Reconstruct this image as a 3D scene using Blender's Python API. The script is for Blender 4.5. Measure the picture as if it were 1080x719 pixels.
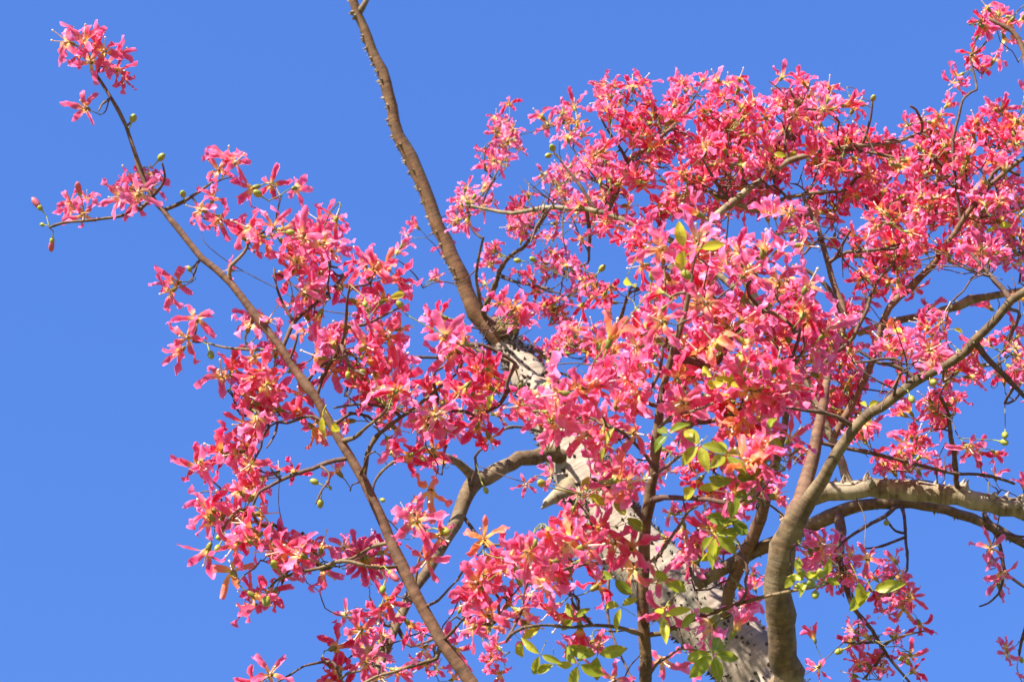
import bpy, math, random
import numpy as np
from mathutils import Vector, Matrix, Quaternion

S = bpy.context.scene
for o in list(bpy.data.objects):
    bpy.data.objects.remove(o)
COL = S.collection
random.seed(7)
rs = np.random.RandomState(11)

# ------------------------------------------------------------------ camera
FPX = 2100.0                    # focal length in photo pixels (photo is 1080 x 719)
PITCH = math.radians(42)
CAM = Vector((0, 0, 1.6))
cd = bpy.data.cameras.new('camera')
cam = bpy.data.objects.new('camera', cd)
COL.objects.link(cam)
cam.location = CAM
cam.rotation_euler = (math.radians(90) + PITCH, 0, 0)
cd.sensor_width = 36
cd.lens = FPX / 1080 * 36
cd.clip_end = 5000
cd.dof.use_dof = True
cd.dof.focus_distance = 6.6
cd.dof.aperture_fstop = 6.3
S.camera = cam

# ------------------------------------------------------------------ sky and sun
SUN_TO = Vector((-0.50, -0.67, 0.60)).normalized()
el = math.asin(SUN_TO.z)
az = math.atan2(SUN_TO.x, SUN_TO.y)
w = bpy.data.worlds.new("World")
S.world = w
w.use_nodes = True
nt = w.node_tree
bg = nt.nodes['Background']
sky = nt.nodes.new('ShaderNodeTexSky')
sky.sky_type = 'NISHITA'
sky.sun_disc = False
sky.sun_elevation = el
sky.sun_rotation = az
sky.altitude = 0
sky.air_density = 1.0
sky.dust_density = 0.3
sky.ozone_density = 4.0
hs = nt.nodes.new('ShaderNodeHueSaturation')
hs.inputs['Saturation'].default_value = 1.12
hs.inputs['Value'].default_value = 1.35
nt.links.new(sky.outputs[0], hs.inputs['Color'])
even = nt.nodes.new('ShaderNodeMix')      # the photographed sky is a very even, saturated blue
even.data_type = 'RGBA'
even.inputs[0].default_value = .65
even.inputs[7].default_value = (.47, 1.24, 4.5, 1)
nt.links.new(hs.outputs[0], even.inputs[6])
nt.links.new(even.outputs[2], bg.inputs[0])
bg.inputs[1].default_value = 0.0735
sl = bpy.data.lights.new('sun', 'SUN')
sl.energy = 5.0
sl.angle = math.radians(0.53)
sl.color = (1.0, 0.95, 0.86)
sun = bpy.data.objects.new('sun', sl)
COL.objects.link(sun)
sun.rotation_euler = SUN_TO.to_track_quat('Z', 'Y').to_euler()
sun.location = (0, 0, 30)
S.view_settings.view_transform = 'Standard'
S.view_settings.look = 'None'
S.view_settings.exposure = 1.46
S.view_settings.gamma = 1.0
S.render.engine = 'CYCLES'
S.cycles.max_bounces = 8
S.cycles.transmission_bounces = 6

# ------------------------------------------------------------------ helpers
RIGHT = Vector((1, 0, 0))
UP = Vector((0, -math.sin(PITCH), math.cos(PITCH)))
FWD = Vector((0, math.cos(PITCH), math.sin(PITCH)))

def P(x, y, d):
    """world point that stands d metres in front of the camera on the sight line through photo pixel (x, y)"""
    return CAM + FWD * d + RIGHT * ((x - 540) * d / FPX) + UP * ((359.5 - y) * d / FPX)

def to_px(v):
    q = v - CAM
    d = q.dot(FWD)
    return 540 + q.dot(RIGHT) / d * FPX, 359.5 - q.dot(UP) / d * FPX, d

class MB:
    """collects vertices, faces, material slots and a per-vertex colour attribute"""
    def __init__(s):
        s.v = []; s.f = []; s.m = []; s.a = []
    def add(s, vs, fs, mat=0, att=None):
        n = len(s.v)
        s.v.extend(vs)
        s.f.extend([tuple(i + n for i in f) for f in fs])
        if isinstance(mat, int):
            s.m.extend([mat] * len(fs))
        else:
            s.m.extend(mat)
        s.a.extend(att if att is not None else [(0, 0, 0, 1)] * len(vs))
    def mesh(s, name, mats, smooth=True):
        me = bpy.data.meshes.new(name)
        me.from_pydata([tuple(v) for v in s.v], [], s.f)
        for m in mats:
            me.materials.append(m)
        me.polygons.foreach_set('material_index', s.m)
        if smooth:
            me.polygons.foreach_set('use_smooth', [True] * len(s.f))
        ca = me.attributes.new('tint', 'FLOAT_COLOR', 'POINT')
        ca.data.foreach_set('color', np.array(s.a, dtype=np.float32).ravel())
        me.update()
        return me

def link(name, me, parent=None, **props):
    o = bpy.data.objects.new(name, me)
    COL.objects.link(o)
    if parent is not None:
        o.parent = parent
    for k, v in props.items():
        o[k] = v
    return o

def spline(pts, step=0.05):
    """Catmull-Rom through [(Vector, radius)]"""
    out = []
    n = len(pts)
    for i in range(n - 1):
        p0, r0 = pts[max(i - 1, 0)]; p1, r1 = pts[i]; p2, r2 = pts[i + 1]; p3, r3 = pts[min(i + 2, n - 1)]
        k = max(2, int((p2 - p1).length / step))
        for j in range(k):
            t = j / k
            a = 0.5 * ((2 * p1) + (p2 - p0) * t + (2 * p0 - 5 * p1 + 4 * p2 - p3) * t * t + (3 * p1 - p0 - 3 * p2 + p3) * t ** 3)
            out.append((a, r1 + (r2 - r1) * t))
    out.append(pts[-1])
    return out

def tube(mb, path, sides=8, mat=0, rough=0.0, rnd=0.5, knots=False, tip=True):
    """a closed tapering tube along [(Vector, radius)]"""
    n = len(path)
    if n < 2:
        return
    t = (path[1][0] - path[0][0]).normalized()
    u = t.orthogonal().normalized()
    vs = []; fs = []; at = []
    ph = random.random() * 9
    knot = 0.0
    L = 0.0
    for i, (p, r) in enumerate(path):
        a = path[max(i - 1, 0)][0]; b = path[min(i + 1, n - 1)][0]
        tt = (b - a)
        tt = tt.normalized() if tt.length > 1e-9 else t
        u = (u - tt * u.dot(tt))
        u = u.normalized() if u.length > 1e-6 else tt.orthogonal().normalized()
        w_ = tt.cross(u)
        if i:
            L += (p - path[i - 1][0]).length
        kn = 1.0
        if knots and random.random() < (0.16 if r < .02 else .07):
            kn = 1.0 + random.uniform(.12, .38) * (1 if r < .02 else .3)
        for k in range(sides):
            an = 2 * math.pi * k / sides
            rr = r * kn * (1 + rough * (0.6 * math.sin(2 * an + ph + L * 3) + 0.4 * math.sin(3 * an - L * 9 + ph) + random.uniform(-.5, .5)))
            vs.append(p + (u * math.cos(an) + w_ * math.sin(an)) * rr)
            at.append((L, rnd, k / sides, 1))
    for i in range(n - 1):
        for k in range(sides):
            k2 = (k + 1) % sides
            fs.append((i * sides + k, i * sides + k2, (i + 1) * sides + k2, (i + 1) * sides + k))
    vs.append(path[0][0] - t * path[0][1] * .4); at.append((0, rnd, 0, 1))
    c0 = len(vs) - 1
    te = (path[-1][0] - path[-2][0]).normalized()
    vs.append(path[-1][0] + te * path[-1][1] * .8); at.append((L, rnd, 0, 1))
    c1 = len(vs) - 1
    for k in range(sides):
        k2 = (k + 1) % sides
        fs.append((c0, k2, k))
        fs.append((c1, (n - 1) * sides + k, (n - 1) * sides + k2))
    mb.add(vs, fs, mat, at)

def lathe(mb, prof, M, sides=8, mat=0, rnd=.5, bump=0.0):
    """profile [(radius, height)] revolved about Z, placed by matrix M"""
    vs = []; fs = []
    n = len(prof)
    for r, z in prof:
        for k in range(sides):
            a = 2 * math.pi * k / sides
            rr = r * (1 + bump * math.sin(3 * a + z * 90))
            vs.append(M @ Vector((math.cos(a) * rr, math.sin(a) * rr, z)))
    for i in range(n - 1):
        for k in range(sides):
            k2 = (k + 1) % sides
            fs.append((i * sides + k, i * sides + k2, (i + 1) * sides + k2, (i + 1) * sides + k))
    vs.append(M @ Vector((0, 0, prof[0][1]))); vs.append(M @ Vector((0, 0, prof[-1][1])))
    for k in range(sides):
        k2 = (k + 1) % sides
        fs.append((n * sides, k2, k)); fs.append((n * sides + 1, (n - 1) * sides + k, (n - 1) * sides + k2))
    mb.add(vs, fs, mat, [(0, rnd, 0, 1)] * len(vs))

# ------------------------------------------------------------------ materials
def mat(name):
    m = bpy.data.materials.new(name)
    m.use_nodes = True
    t = m.node_tree
    return m, t, t.nodes['Principled BSDF'], t.nodes['Material Output']

def N(t, kind, **kw):
    n = t.nodes.new(kind)
    for k, v in kw.items():
        setattr(n, k, v)
    return n

def ramp(t, stops, fac=None):
    r = N(t, 'ShaderNodeValToRGB')
    e = r.color_ramp.elements
    while len(e) < len(stops):
        e.new(0.5)
    for i, (p, c) in enumerate(stops):
        e[i].position = p
        e[i].color = (*c, 1)
    if fac is not None:
        t.links.new(fac, r.inputs[0])
    return r

def mixc(t, a, b, fac, blend='MIX'):
    m = N(t, 'ShaderNodeMix', data_type='RGBA', blend_type=blend)
    for sock, v in ((m.inputs[0], fac), (m.inputs[6], a), (m.inputs[7], b)):
        if isinstance(v, bpy.types.NodeSocket):
            t.links.new(v, sock)
        elif isinstance(v, (int, float)):
            sock.default_value = v
        else:
            sock.default_value = (*v, 1)
    return m.outputs[2]

def math_(t, op, a, b=None, clamp=False):
    m = N(t, 'ShaderNodeMath', operation=op, use_clamp=clamp)
    for i, v in enumerate((a, b)):
        if v is None: continue
        if isinstance(v, bpy.types.NodeSocket): t.links.new(v, m.inputs[i])
        else: m.inputs[i].default_value = v
    return m.outputs[0]

def leafy(m, t, b, out, col, transl=0.45, rough=0.5, gain=1.0):
    """thin tissue: principled plus translucent light through it"""
    tr = N(t, 'ShaderNodeBsdfTranslucent')
    mx = N(t, 'ShaderNodeMixShader')
    mx.inputs[0].default_value = transl
    t.links.new(col, b.inputs['Base Color'])
    t.links.new(col, tr.inputs['Color'])
    b.inputs['Roughness'].default_value = rough
    b.inputs['Specular IOR Level'].default_value = 0.35
    t.links.new(b.outputs[0], mx.inputs[1])
    t.links.new(tr.outputs[0], mx.inputs[2])
    t.links.new(mx.outputs[0], out.inputs['Surface'])

def petal_material():
    m, t, b, out = mat('petal')
    a = N(t, 'ShaderNodeAttribute', attribute_name='tint')
    sp = N(t, 'ShaderNodeSeparateColor')
    t.links.new(a.outputs['Color'], sp.inputs[0])
    T, R, U = sp.outputs[0], sp.outputs[1], sp.outputs[2]
    geo = N(t, 'ShaderNodeNewGeometry')
    nz = N(t, 'ShaderNodeTexNoise'); nz.inputs['Scale'].default_value = 45; nz.inputs['Detail'].default_value = 3
    t.links.new(geo.outputs['Position'], nz.inputs['Vector'])
    Tn = math_(t, 'ADD', T, math_(t, 'MULTIPLY', math_(t, 'SUBTRACT', nz.outputs[0], .5), .22))
    deep = ramp(t, [(0.0, (.90, .52, .09)), (.20, (.90, .36, .14)), (.33, (.80, .04, .08)), (.62, (.80, .003, .050)), (1.0, (.90, .07, .26))], Tn)
    pale = ramp(t, [(0.0, (.93, .70, .18)), (.24, (.95, .62, .32)), (.40, (.92, .18, .27)), (.62, (.92, .09, .28)), (1.0, (.96, .31, .60))], Tn)
    col = mixc(t, deep.outputs[0], pale.outputs[0], R)
    # darker red nectar streaks near the throat
    rim = math_(t, 'POWER', math_(t, 'ABSOLUTE', math_(t, 'SUBTRACT', math_(t, 'MULTIPLY', U, 2.0), 1.0)), 2.5)
    col = mixc(t, col, (.96, .42, .62), math_(t, 'MULTIPLY', math_(t, 'MULTIPLY', rim, .42), ramp(t, [(.25, (0, 0, 0)), (.5, (1, 1, 1))], T).outputs[0]))
    st = math_(t, 'GREATER_THAN', math_(t, 'SINE', math_(t, 'MULTIPLY', U, 34.0)), .45)
    band = ramp(t, [(.14, (0, 0, 0)), (.20, (1, 1, 1)), (.34, (1, 1, 1)), (.42, (0, 0, 0))], T)
    f = math_(t, 'MULTIPLY', math_(t, 'MULTIPLY', st, .55), band.outputs[0])
    col = mixc(t, col, (.55, .02, .06), f)
    # the backs of the petals are paler
    col = mixc(t, col, (.95, .34, .54), math_(t, 'MULTIPLY', geo.outputs['Backfacing'], math_(t, 'MULTIPLY', ramp(t, [(.1, (0, 0, 0)), (.5, (1, 1, 1))], T).outputs[0], .18)))
    # spent blooms turn yellow and orange
    old = ramp(t, [(0, (.88, .62, .12)), (.5, (.86, .36, .07)), (1, (.84, .20, .12))], T)
    col = mixc(t, col, old.outputs[0], a.outputs['Alpha'])
    leafy(m, t, b, out, col, .40, .45)
    b.inputs['Specular IOR Level'].default_value = .18
    return m

def simple_leafy(name, c0, c1, transl, rough=.5, scale=25, veins=False):
    m, t, b, out = mat(name)
    a = N(t, 'ShaderNodeAttribute', attribute_name='tint')
    sp = N(t, 'ShaderNodeSeparateColor')
    t.links.new(a.outputs['Color'], sp.inputs[0])
    geo = N(t, 'ShaderNodeNewGeometry')
    nz = N(t, 'ShaderNodeTexNoise'); nz.inputs['Scale'].default_value = scale
    t.links.new(geo.outputs['Position'], nz.inputs['Vector'])
    f = math_(t, 'ADD', sp.outputs[1], math_(t, 'MULTIPLY', math_(t, 'SUBTRACT', nz.outputs[0], .5), .8), True)
    col = mixc(t, c0, c1, f)
    if veins:
        U = math_(t, 'ABSOLUTE', math_(t, 'SUBTRACT', sp.outputs[2], .5))
        mid = math_(t, 'LESS_THAN', U, .035)
        side = math_(t, 'GREATER_THAN', math_(t, 'SINE', math_(t, 'MULTIPLY', math_(t, 'SUBTRACT', sp.outputs[0], math_(t, 'MULTIPLY', U, .5)), 55.0)), .82)
        col = mixc(t, col, (.55, .55, .16), math_(t, 'MULTIPLY', math_(t, 'MAXIMUM', mid, math_(t, 'MULTIPLY', side, .5)), .5))
        spots = ramp(t, [(.60, (0, 0, 0)), (.68, (1, 1, 1))], nz.outputs[0])
        col = mixc(t, col, (.28, .15, .04), math_(t, 'MULTIPLY', spots.outputs[0], .6))
    leafy(m, t, b, out, col, transl, rough)
    return m

def bark(name, dark, light, lichen, amount=.35, scale=18, bump=.5):
    m, t, b, out = mat(name)
    geo = N(t, 'ShaderNodeNewGeometry')
    n1 = N(t, 'ShaderNodeTexNoise'); n1.inputs['Scale'].default_value = scale; n1.inputs['Detail'].default_value = 8; n1.inputs['Roughness'].default_value = .65
    n2 = N(t, 'ShaderNodeTexNoise'); n2.inputs['Scale'].default_value = scale * .35; n2.inputs['Detail'].default_value = 5
    a = N(t, 'ShaderNodeAttribute', attribute_name='tint')
    sp = N(t, 'ShaderNodeSeparateColor')
    t.links.new(a.outputs['Color'], sp.inputs[0])
    for n in (n1, n2):
        t.links.new(geo.outputs['Position'], n.inputs['Vector'])
    # rings across the branch, from the length stored along it
    rg = N(t, 'ShaderNodeTexNoise', noise_dimensions='1D'); rg.inputs['Scale'].default_value = 55; rg.inputs['Detail'].default_value = 3
    t.links.new(sp.outputs[0], rg.inputs['W'])
    f = math_(t, 'ADD', math_(t, 'MULTIPLY', n1.outputs[0], .7), math_(t, 'MULTIPLY', rg.outputs[0], .3))
    c = ramp(t, [(.34, dark), (.52, tuple((x + y) / 2 for x, y in zip(dark, light))), (.68, light)], f)
    li = ramp(t, [(.5, (0, 0, 0)), (.62, (1, 1, 1))], n2.outputs[0])
    col = mixc(t, c.outputs[0], lichen, math_(t, 'MULTIPLY', li.outputs[0], amount))
    t.links.new(col, b.inputs['Base Color'])
    b.inputs['Roughness'].default_value = .8
    bp = N(t, 'ShaderNodeBump'); bp.inputs['Strength'].default_value = bump; bp.inputs['Distance'].default_value = .006
    t.links.new(f, bp.inputs['Height'])
    t.links.new(bp.outputs[0], b.inputs['Normal'])
    return m

PETAL = petal_material()
COLUMN = simple_leafy('stamen_column', (.70, .42, .34), (.82, .70, .58), .2)
CALYX = simple_leafy('calyx', (.16, .20, .035), (.34, .30, .07), .2, .4)
LEAF = simple_leafy('leaf', (.14, .21, .012), (.62, .56, .03), .5, .4, 38, True)
BUD = simple_leafy('bud', (.15, .20, .03), (.45, .42, .06), .1, .35)
PINKBUD = simple_leafy('pink_bud', (.45, .10, .10), (.75, .18, .25), .25, .45)
BARK_BROWN = bark('brown_bark', (.06, .026, .013), (.25, .12, .06), (.24, .15, .09), .25, 40)
BARK_ORANGE = bark('orange_brown_bark', (.07, .03, .012), (.27, .13, .05), (.20, .13, .06), .3, 30)
BARK_OLIVE = bark('olive_bark', (.045, .024, .009), (.20, .12, .05), (.30, .22, .12), .45, 24, 1.0)
BARK_TAN = bark('tan_bark', (.07, .045, .022), (.32, .235, .13), (.46, .38, .26), .45, 22, .8)
BARK_PALE = bark('pale_trunk_bark', (.17, .12, .085), (.46, .37, .28), (.22, .20, .14), .7, 16, 1.0)
BARK_TWIG = bark('twig_bark', (.045, .020, .014), (.15, .075, .045), (.22, .15, .10), .3, 60)
THORN = bark('thorn_bark', (.03, .02, .014), (.10, .07, .05), (.12, .10, .07), .3, 90)

# ------------------------------------------------------------------ ground
m, t, b, out = mat('grass')
geo = N(t, 'ShaderNodeNewGeometry')
n1 = N(t, 'ShaderNodeTexNoise'); n1.inputs['Scale'].default_value = 3; n1.inputs['Detail'].default_value = 9
n2 = N(t, 'ShaderNodeTexNoise'); n2.inputs['Scale'].default_value = .12
for n in (n1, n2): t.links.new(geo.outputs['Position'], n.inputs['Vector'])
c = ramp(t, [(.35, (.06, .09, .02)), (.6, (.13, .15, .045)), (.75, (.22, .19, .10))], n1.outputs[0])
t.links.new(mixc(t, c.outputs[0], (.20, .17, .09), math_(t, 'MULTIPLY', n2.outputs[0], .5)), b.inputs['Base Color'])
b.inputs['Roughness'].default_value = .9
GR = m
mb = MB()
g = 60; R = 3000
vs = []
for j in range(g + 1):
    for i in range(g + 1):
        u = (i / g * 2 - 1); v = (j / g * 2 - 1)
        x = R * math.copysign(abs(u) ** 3, u); y = R * math.copysign(abs(v) ** 3, v)
        vs.append((x, y, 0.04 * math.sin(x * .7) * math.cos(y * .5) if abs(x) < 40 and abs(y) < 40 else 0))
mb.add(vs, [(j * (g + 1) + i, j * (g + 1) + i + 1, (j + 1) * (g + 1) + i + 1, (j + 1) * (g + 1) + i) for j in range(g) for i in range(g)])
link('ground', mb.mesh('ground', [GR]), kind='structure')

# ------------------------------------------------------------------ the tree: limbs
BASE = Vector((3.0, 8.6, 0))
tree = bpy.data.objects.new('flowering_tree', None)
COL.objects.link(tree)
tree.location = BASE
tree['label'] = 'thorny-trunked flowering tree full of pink star-shaped blossom against clear blue sky'
tree['category'] = 'tree'
BV = BASE.copy()
def part(name, me, parent=tree, **props):
    o = link(name, me, parent, **props)
    if parent is tree:
        o.matrix_parent_inverse = Matrix.Translation(-BASE)
    return o

SK = []     # skeleton samples: x, y, depth, radius, world point
def near_sample(x, y, d, wd=60):
    best = None; bc = 1e9
    for s in SK:
        c = math.hypot(s[0] - x, s[1] - y) + abs(s[2] - d) * wd
        if c < bc:
            bc = c; best = s
    return best

def limb(name, pts, d0, d1, m, join=False, sides=10, rough=.05, step=.045, knots=True, lead=None, label=None, attach=True):
    """pts: (x, y, half width in photo pixels). depth runs from d0 to d1 along it. join: starts on the limb nearest to its first point."""
    if join:
        s = near_sample(pts[0][0], pts[0][1], d0)
        dd = s[2] - d0
        d0 += dd
        if d1 is None: d1 = d0
        pts = [(s[0], s[1], pts[0][2])] + list(pts[1:])
    L = [0]
    for a, b_ in zip(pts, pts[1:]):
        L.append(L[-1] + math.hypot(a[0] - b_[0], a[1] - b_[1]))
    path = []
    for p, l in zip(pts, L):
        d = d0 + (d1 - d0) * l / L[-1]
        path.append((P(p[0], p[1], d), p[2] * (.84 if name == 'branch' else .88) * d / FPX))
    if lead:
        path = lead + path
    sm = spline(path, step)
    # small natural wander
    if not join or True:
        for i in range(2, len(sm) - 1):
            p, r = sm[i]
            j = r * .18
            sm[i] = (p + Vector((random.uniform(-j, j), random.uniform(-j, j), random.uniform(-j, j))), r)
    mb = MB()
    tube(mb, sm, sides, 0, rough, random.random(), knots)
    o = part(name, mb.mesh(name, [m]))
    if label: o['label'] = label
    if attach:
        for p, r in sm:
            x, y, d = to_px(p)
            if -80 < x < 1160 and -80 < y < 800:
                SK.append((x, y, d, r, p))
    return o, sm

# the trunk: below the frame it runs down to the ground
trunk_px = [(830, 762, 42, 8.9), (790, 700, 39, 9.0), (722, 632, 37, 9.2), (665, 578, 34, 9.4), (628, 520, 33, 9.6), (600, 468, 30, 9.8), (570, 418, 23, 10.0), (543, 375, 17, 10.2), (520, 345, 12, 10.3)]
p0 = P(830, 762, 8.9)
lead = [(BASE + Vector((0, 0, -.3)), .52), (BASE + Vector((0, 0, .15)), .42), (BASE + Vector((-.04, 0, 1.0)), .34), (BASE + Vector((-.1, -.2, 2.6)), .30)]
mid = lead[-1][0].lerp(p0, .55) + Vector((.15, 0, .1))
path = lead + [(mid, .25)] + [(P(x, y, d), r * d / FPX) for x, y, r, d in trunk_px]
smt = spline(path, .05)
mb = MB()
tube(mb, smt, 28, 0, .035, .5, False)
trunk = part('trunk', mb.mesh('trunk', [BARK_PALE]), label='pale cream trunk studded with dark conical thorns')
for p, r in smt:
    x, y, d = to_px(p)
    if -80 < x < 1160 and -80 < y < 800:
        SK.append((x, y, d, r, p))

# thorns of trunk: largest in view as sub-parts, the rest one piece
def thorn_mesh(mb, M, r, h, bend=.25):
    prof = [(1.0, -.1), (.86, .12), (.55, .4), (.28, .7), (.06, 1.0)]
    vs = []; fs = []; k_ = 8
    for i, (a, z) in enumerate(prof):
        for k in range(k_):
            an = 2 * math.pi * k / k_
            vs.append(M @ Vector((math.cos(an) * r * a + bend * h * z * z, math.sin(an) * r * a, z * h)))
    for i in range(len(prof) - 1):
        for k in range(k_):
            fs.append((i * k_ + k, i * k_ + (k + 1) % k_, (i + 1) * k_ + (k + 1) % k_, (i + 1) * k_ + k))
    vs.append(M @ Vector((bend * h, 0, h * 1.05)))
    for k in range(k_):
        fs.append((len(vs) - 1, (len(prof) - 1) * k_ + k, (len(prof) - 1) * k_ + (k + 1) % k_))
    mb.add(vs, fs)

tm = MB(); thorn_mesh(tm, Matrix.Identity(4), .011, .024)
THM = tm.mesh('thorn', [THORN])
def surf_frame(sm, i, an):
    p, r = sm[i]
    a = sm[max(i - 1, 0)][0]; b_ = sm[min(i + 1, len(sm) - 1)][0]
    tt = (b_ - a).normalized()
    u = tt.orthogonal().normalized()
    v = tt.cross(u)
    nrm = u * math.cos(an) + v * math.sin(an)
    return p + nrm * r * .97, nrm, tt
def frame_matrix(p, z, x, s=1.0):
    z = z.normalized(); x = (x - z * x.dot(z)).normalized(); y = z.cross(x)
    M = Matrix((x, y, z)).transposed().to_4x4()
    return Matrix.Translation(p) @ M @ Matrix.Scale(s, 4)
cands = []
rest = MB()
for i in range(len(smt)):
    x, y, d = to_px(smt[i][0])
    inview = x < 860 and y < 760 and d > 0
    dens = 28 if inview else 3
    for _ in range(dens):
        an = random.uniform(0, 2 * math.pi)
        p, nrm, tt = surf_frame(smt, max(0, min(len(smt) - 1, i)), an)
        p = p + tt * random.uniform(-.025, .025)
        s = random.uniform(.55, 1.15) * (1.0 if inview else 1.2)
        facing = -nrm.dot((p - CAM).normalized())
        cands.append((facing * s if inview and facing > -.2 else -1, frame_matrix(p, nrm, tt, s)))
cands.sort(key=lambda c: -c[0])
for f, M in cands[:100]:
    o = link('thorn', THM, trunk)
    o.matrix_parent_inverse = Matrix.Identity(4)
    o.matrix_local = M
for f, M in cands[100:]:
    thorn_mesh(rest, M, .011, .024)
link('small_thorns', rest.mesh('small_thorns', [THORN]), trunk, kind='stuff')

# broken stub on the trunk and woody collars
limb('branch_stub', [(622, 515, 24), (606, 515, 17), (592, 520, 10), (581, 527, 6), (571, 536, 1.0)], 9.62, 9.4, BARK_TAN, rough=.12, step=.02, attach=False, label='short broken branch stub ending in a sharp point')
limb('branch_stub', [(660, 515, 8), (650, 500, 7), (655, 478, 5), (668, 462, 4)], 9.5, 9.2, BARK_BROWN, rough=.1, step=.03)
limb('branch_stub', [(520, 345, 14), (535, 348, 9), (545, 345, 6)], 10.25, 10.1, BARK_BROWN, rough=.2, step=.02, attach=False)

def B(*a, **k): return limb('branch', *a, **k)
tp = lambda k: [(smt[k][0], smt[k][1] * .6)]
# bare branch that leaves the frame at its top edge
_, sB = B([(545, 378, 13), (518, 348, 12), (500, 330, 10.5), (487, 293, 9.5), (477, 270, 9), (463, 240, 8.5), (458, 227, 8.5), (447, 197, 8.2), (433, 167, 8.8), (420, 143, 7.6), (413, 113, 7), (407, 87, 7.6), (397, 63, 6.2), (383, 30, 6), (372, 0, 5.5), (362, -40, 5), (350, -90, 4)], 10.2, 10.6, BARK_ORANGE, step=.06, label='bare thorny branch reaching straight up out of the blossom')
B([(383, 12, 4), (387, 0, 3), (392, -25, 2)], 10.5, 10.5, BARK_TAN, join=True)
# heavy curving limb on the right
_, sD = B([(836, 800, 19), (833, 719, 18), (829, 700, 18), (822, 650, 17.5), (819, 610, 17), (827, 578, 17), (838, 552, 15), (850, 532, 10), (868, 505, 7.8), (883, 478, 7.2), (907, 444, 6.6), (943, 420, 6.2), (967, 400, 5.8), (1007, 380, 5.8), (1027, 360, 5.6), (1050, 337, 5.4), (1067, 317, 5.4), (1085, 304, 5.4), (1130, 285, 5)], 7.6, 7.0, BARK_OLIVE, sides=14,
          lead=[(smt[30][0], .12), (smt[30][0].lerp(P(836, 800, 7.6), .6) + Vector((.1, -.1, 0)), .09)], label='olive-brown limb curving up and outward')
B([(830, 572, 15), (841, 540, 13), (851, 502, 9), (861, 465, 7.5), (867, 430, 6), (876, 385, 4), (891, 335, 4), (882, 308, 4), (873, 277, 3.6), (863, 240, 3), (853, 222, 2.6), (846, 205, 2)], 7.7, 8.1, BARK_BROWN, join=True)
_, sF = B([(833, 550, 9), (850, 527, 12), (872, 519, 12), (915, 515, 11.5), (950, 517, 13), (980, 519, 12), (1010, 523, 12.5), (1045, 531, 12), (1085, 540, 12.5), (1140, 552, 12)], 7.9, 7.6, BARK_TAN, sides=14, label='pale horizontal limb with thorns along its top')
_, sG = B([(735, 615, 9), (765, 598, 8), (795, 582, 8.5), (825, 568, 9), (850, 556, 9.5), (875, 545, 9), (905, 533, 8), (950, 530, 7), (975, 532, 6.5), (1010, 541, 6.5), (1040, 553, 6), (1080, 573, 5.5), (1130, 600, 5)], 8.9, 8.3, BARK_OLIVE, sides=12)
B([(762, 660, 8), (767, 632, 7.5), (778, 600, 8), (788, 580, 8), (798, 555, 8), (808, 525, 7), (815, 495, 6), (826, 460, 5), (830, 430, 4)], 9.0, 8.4, BARK_BROWN)
B([(887, 542, 7), (887, 560, 6.5), (886, 580, 5), (884, 596, 3)], 8.5, 8.4, BARK_BROWN, join=True)
# big bent limb to the left of trunk
_, sI = B([(612, 486, 12), (590, 479, 10), (557, 482, 10), (540, 488, 9), (522, 498, 9.5), (503, 507, 11), (492, 522, 9.5), (486, 540, 9), (470, 570, 7.5), (450, 602, 7), (427, 639, 6.5), (407, 686, 5.5), (392, 722, 5), (375, 765, 4)], 9.7, 8.3, BARK_OLIVE, sides=12, label='limb bent down sharply at an elbow')
B([(503, 505, 8), (490, 494, 5.5), (475, 483, 4.5), (462, 479, 3.5), (440, 470, 2.5)], 9.4, 9.0, BARK_TAN, join=True)
# long near branch that crosses the left of the picture
_, sA = B([(560, 830, 9.5), (522, 765, 9), (497, 719, 8.5), (467, 676, 8), (437, 622, 7.5), (413, 572, 7), (395, 530, 6.6), (370, 483, 6.2), (350, 450, 6), (333, 420, 5.8), (313, 393, 5.4), (297, 368, 5.2), (270, 333, 5), (243, 298, 4.6), (213, 272, 4.2), (187, 240, 3.6), (172, 222, 3.2), (160, 208, 3), (147, 177, 2.6), (133, 133, 2.3), (117, 103, 2.1), (100, 77, 2)], 5.3, 5.9, BARK_BROWN,
          lead=[(smt[22][0], .11), (smt[22][0].lerp(P(560, 830, 5.3), .5) + Vector((-.1, -.2, -.3)), .07)], step=.05, label='long brown near branch running diagonally to a lone flowering tip')
# upright near stem at the centre
_, sJ = B([(684, 830, 9), (682, 760, 8.4), (681, 719, 8), (680, 670, 7.8), (679, 620, 7.6), (680, 570, 7.4), (684, 530, 7), (689, 500, 6.4), (692, 470, 6), (695, 440, 5.4), (699, 410, 4.6), (710, 370, 3.6), (722, 330, 3.2), (730, 290, 2.6)], 5.4, 5.3, BARK_OLIVE,
          lead=[(smt[18][0], .10), (smt[18][0].lerp(P(684, 830, 5.2), .5) + Vector((0, -.2, -.3)), .07)], label='slim upright near stem with small prickles')
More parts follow.
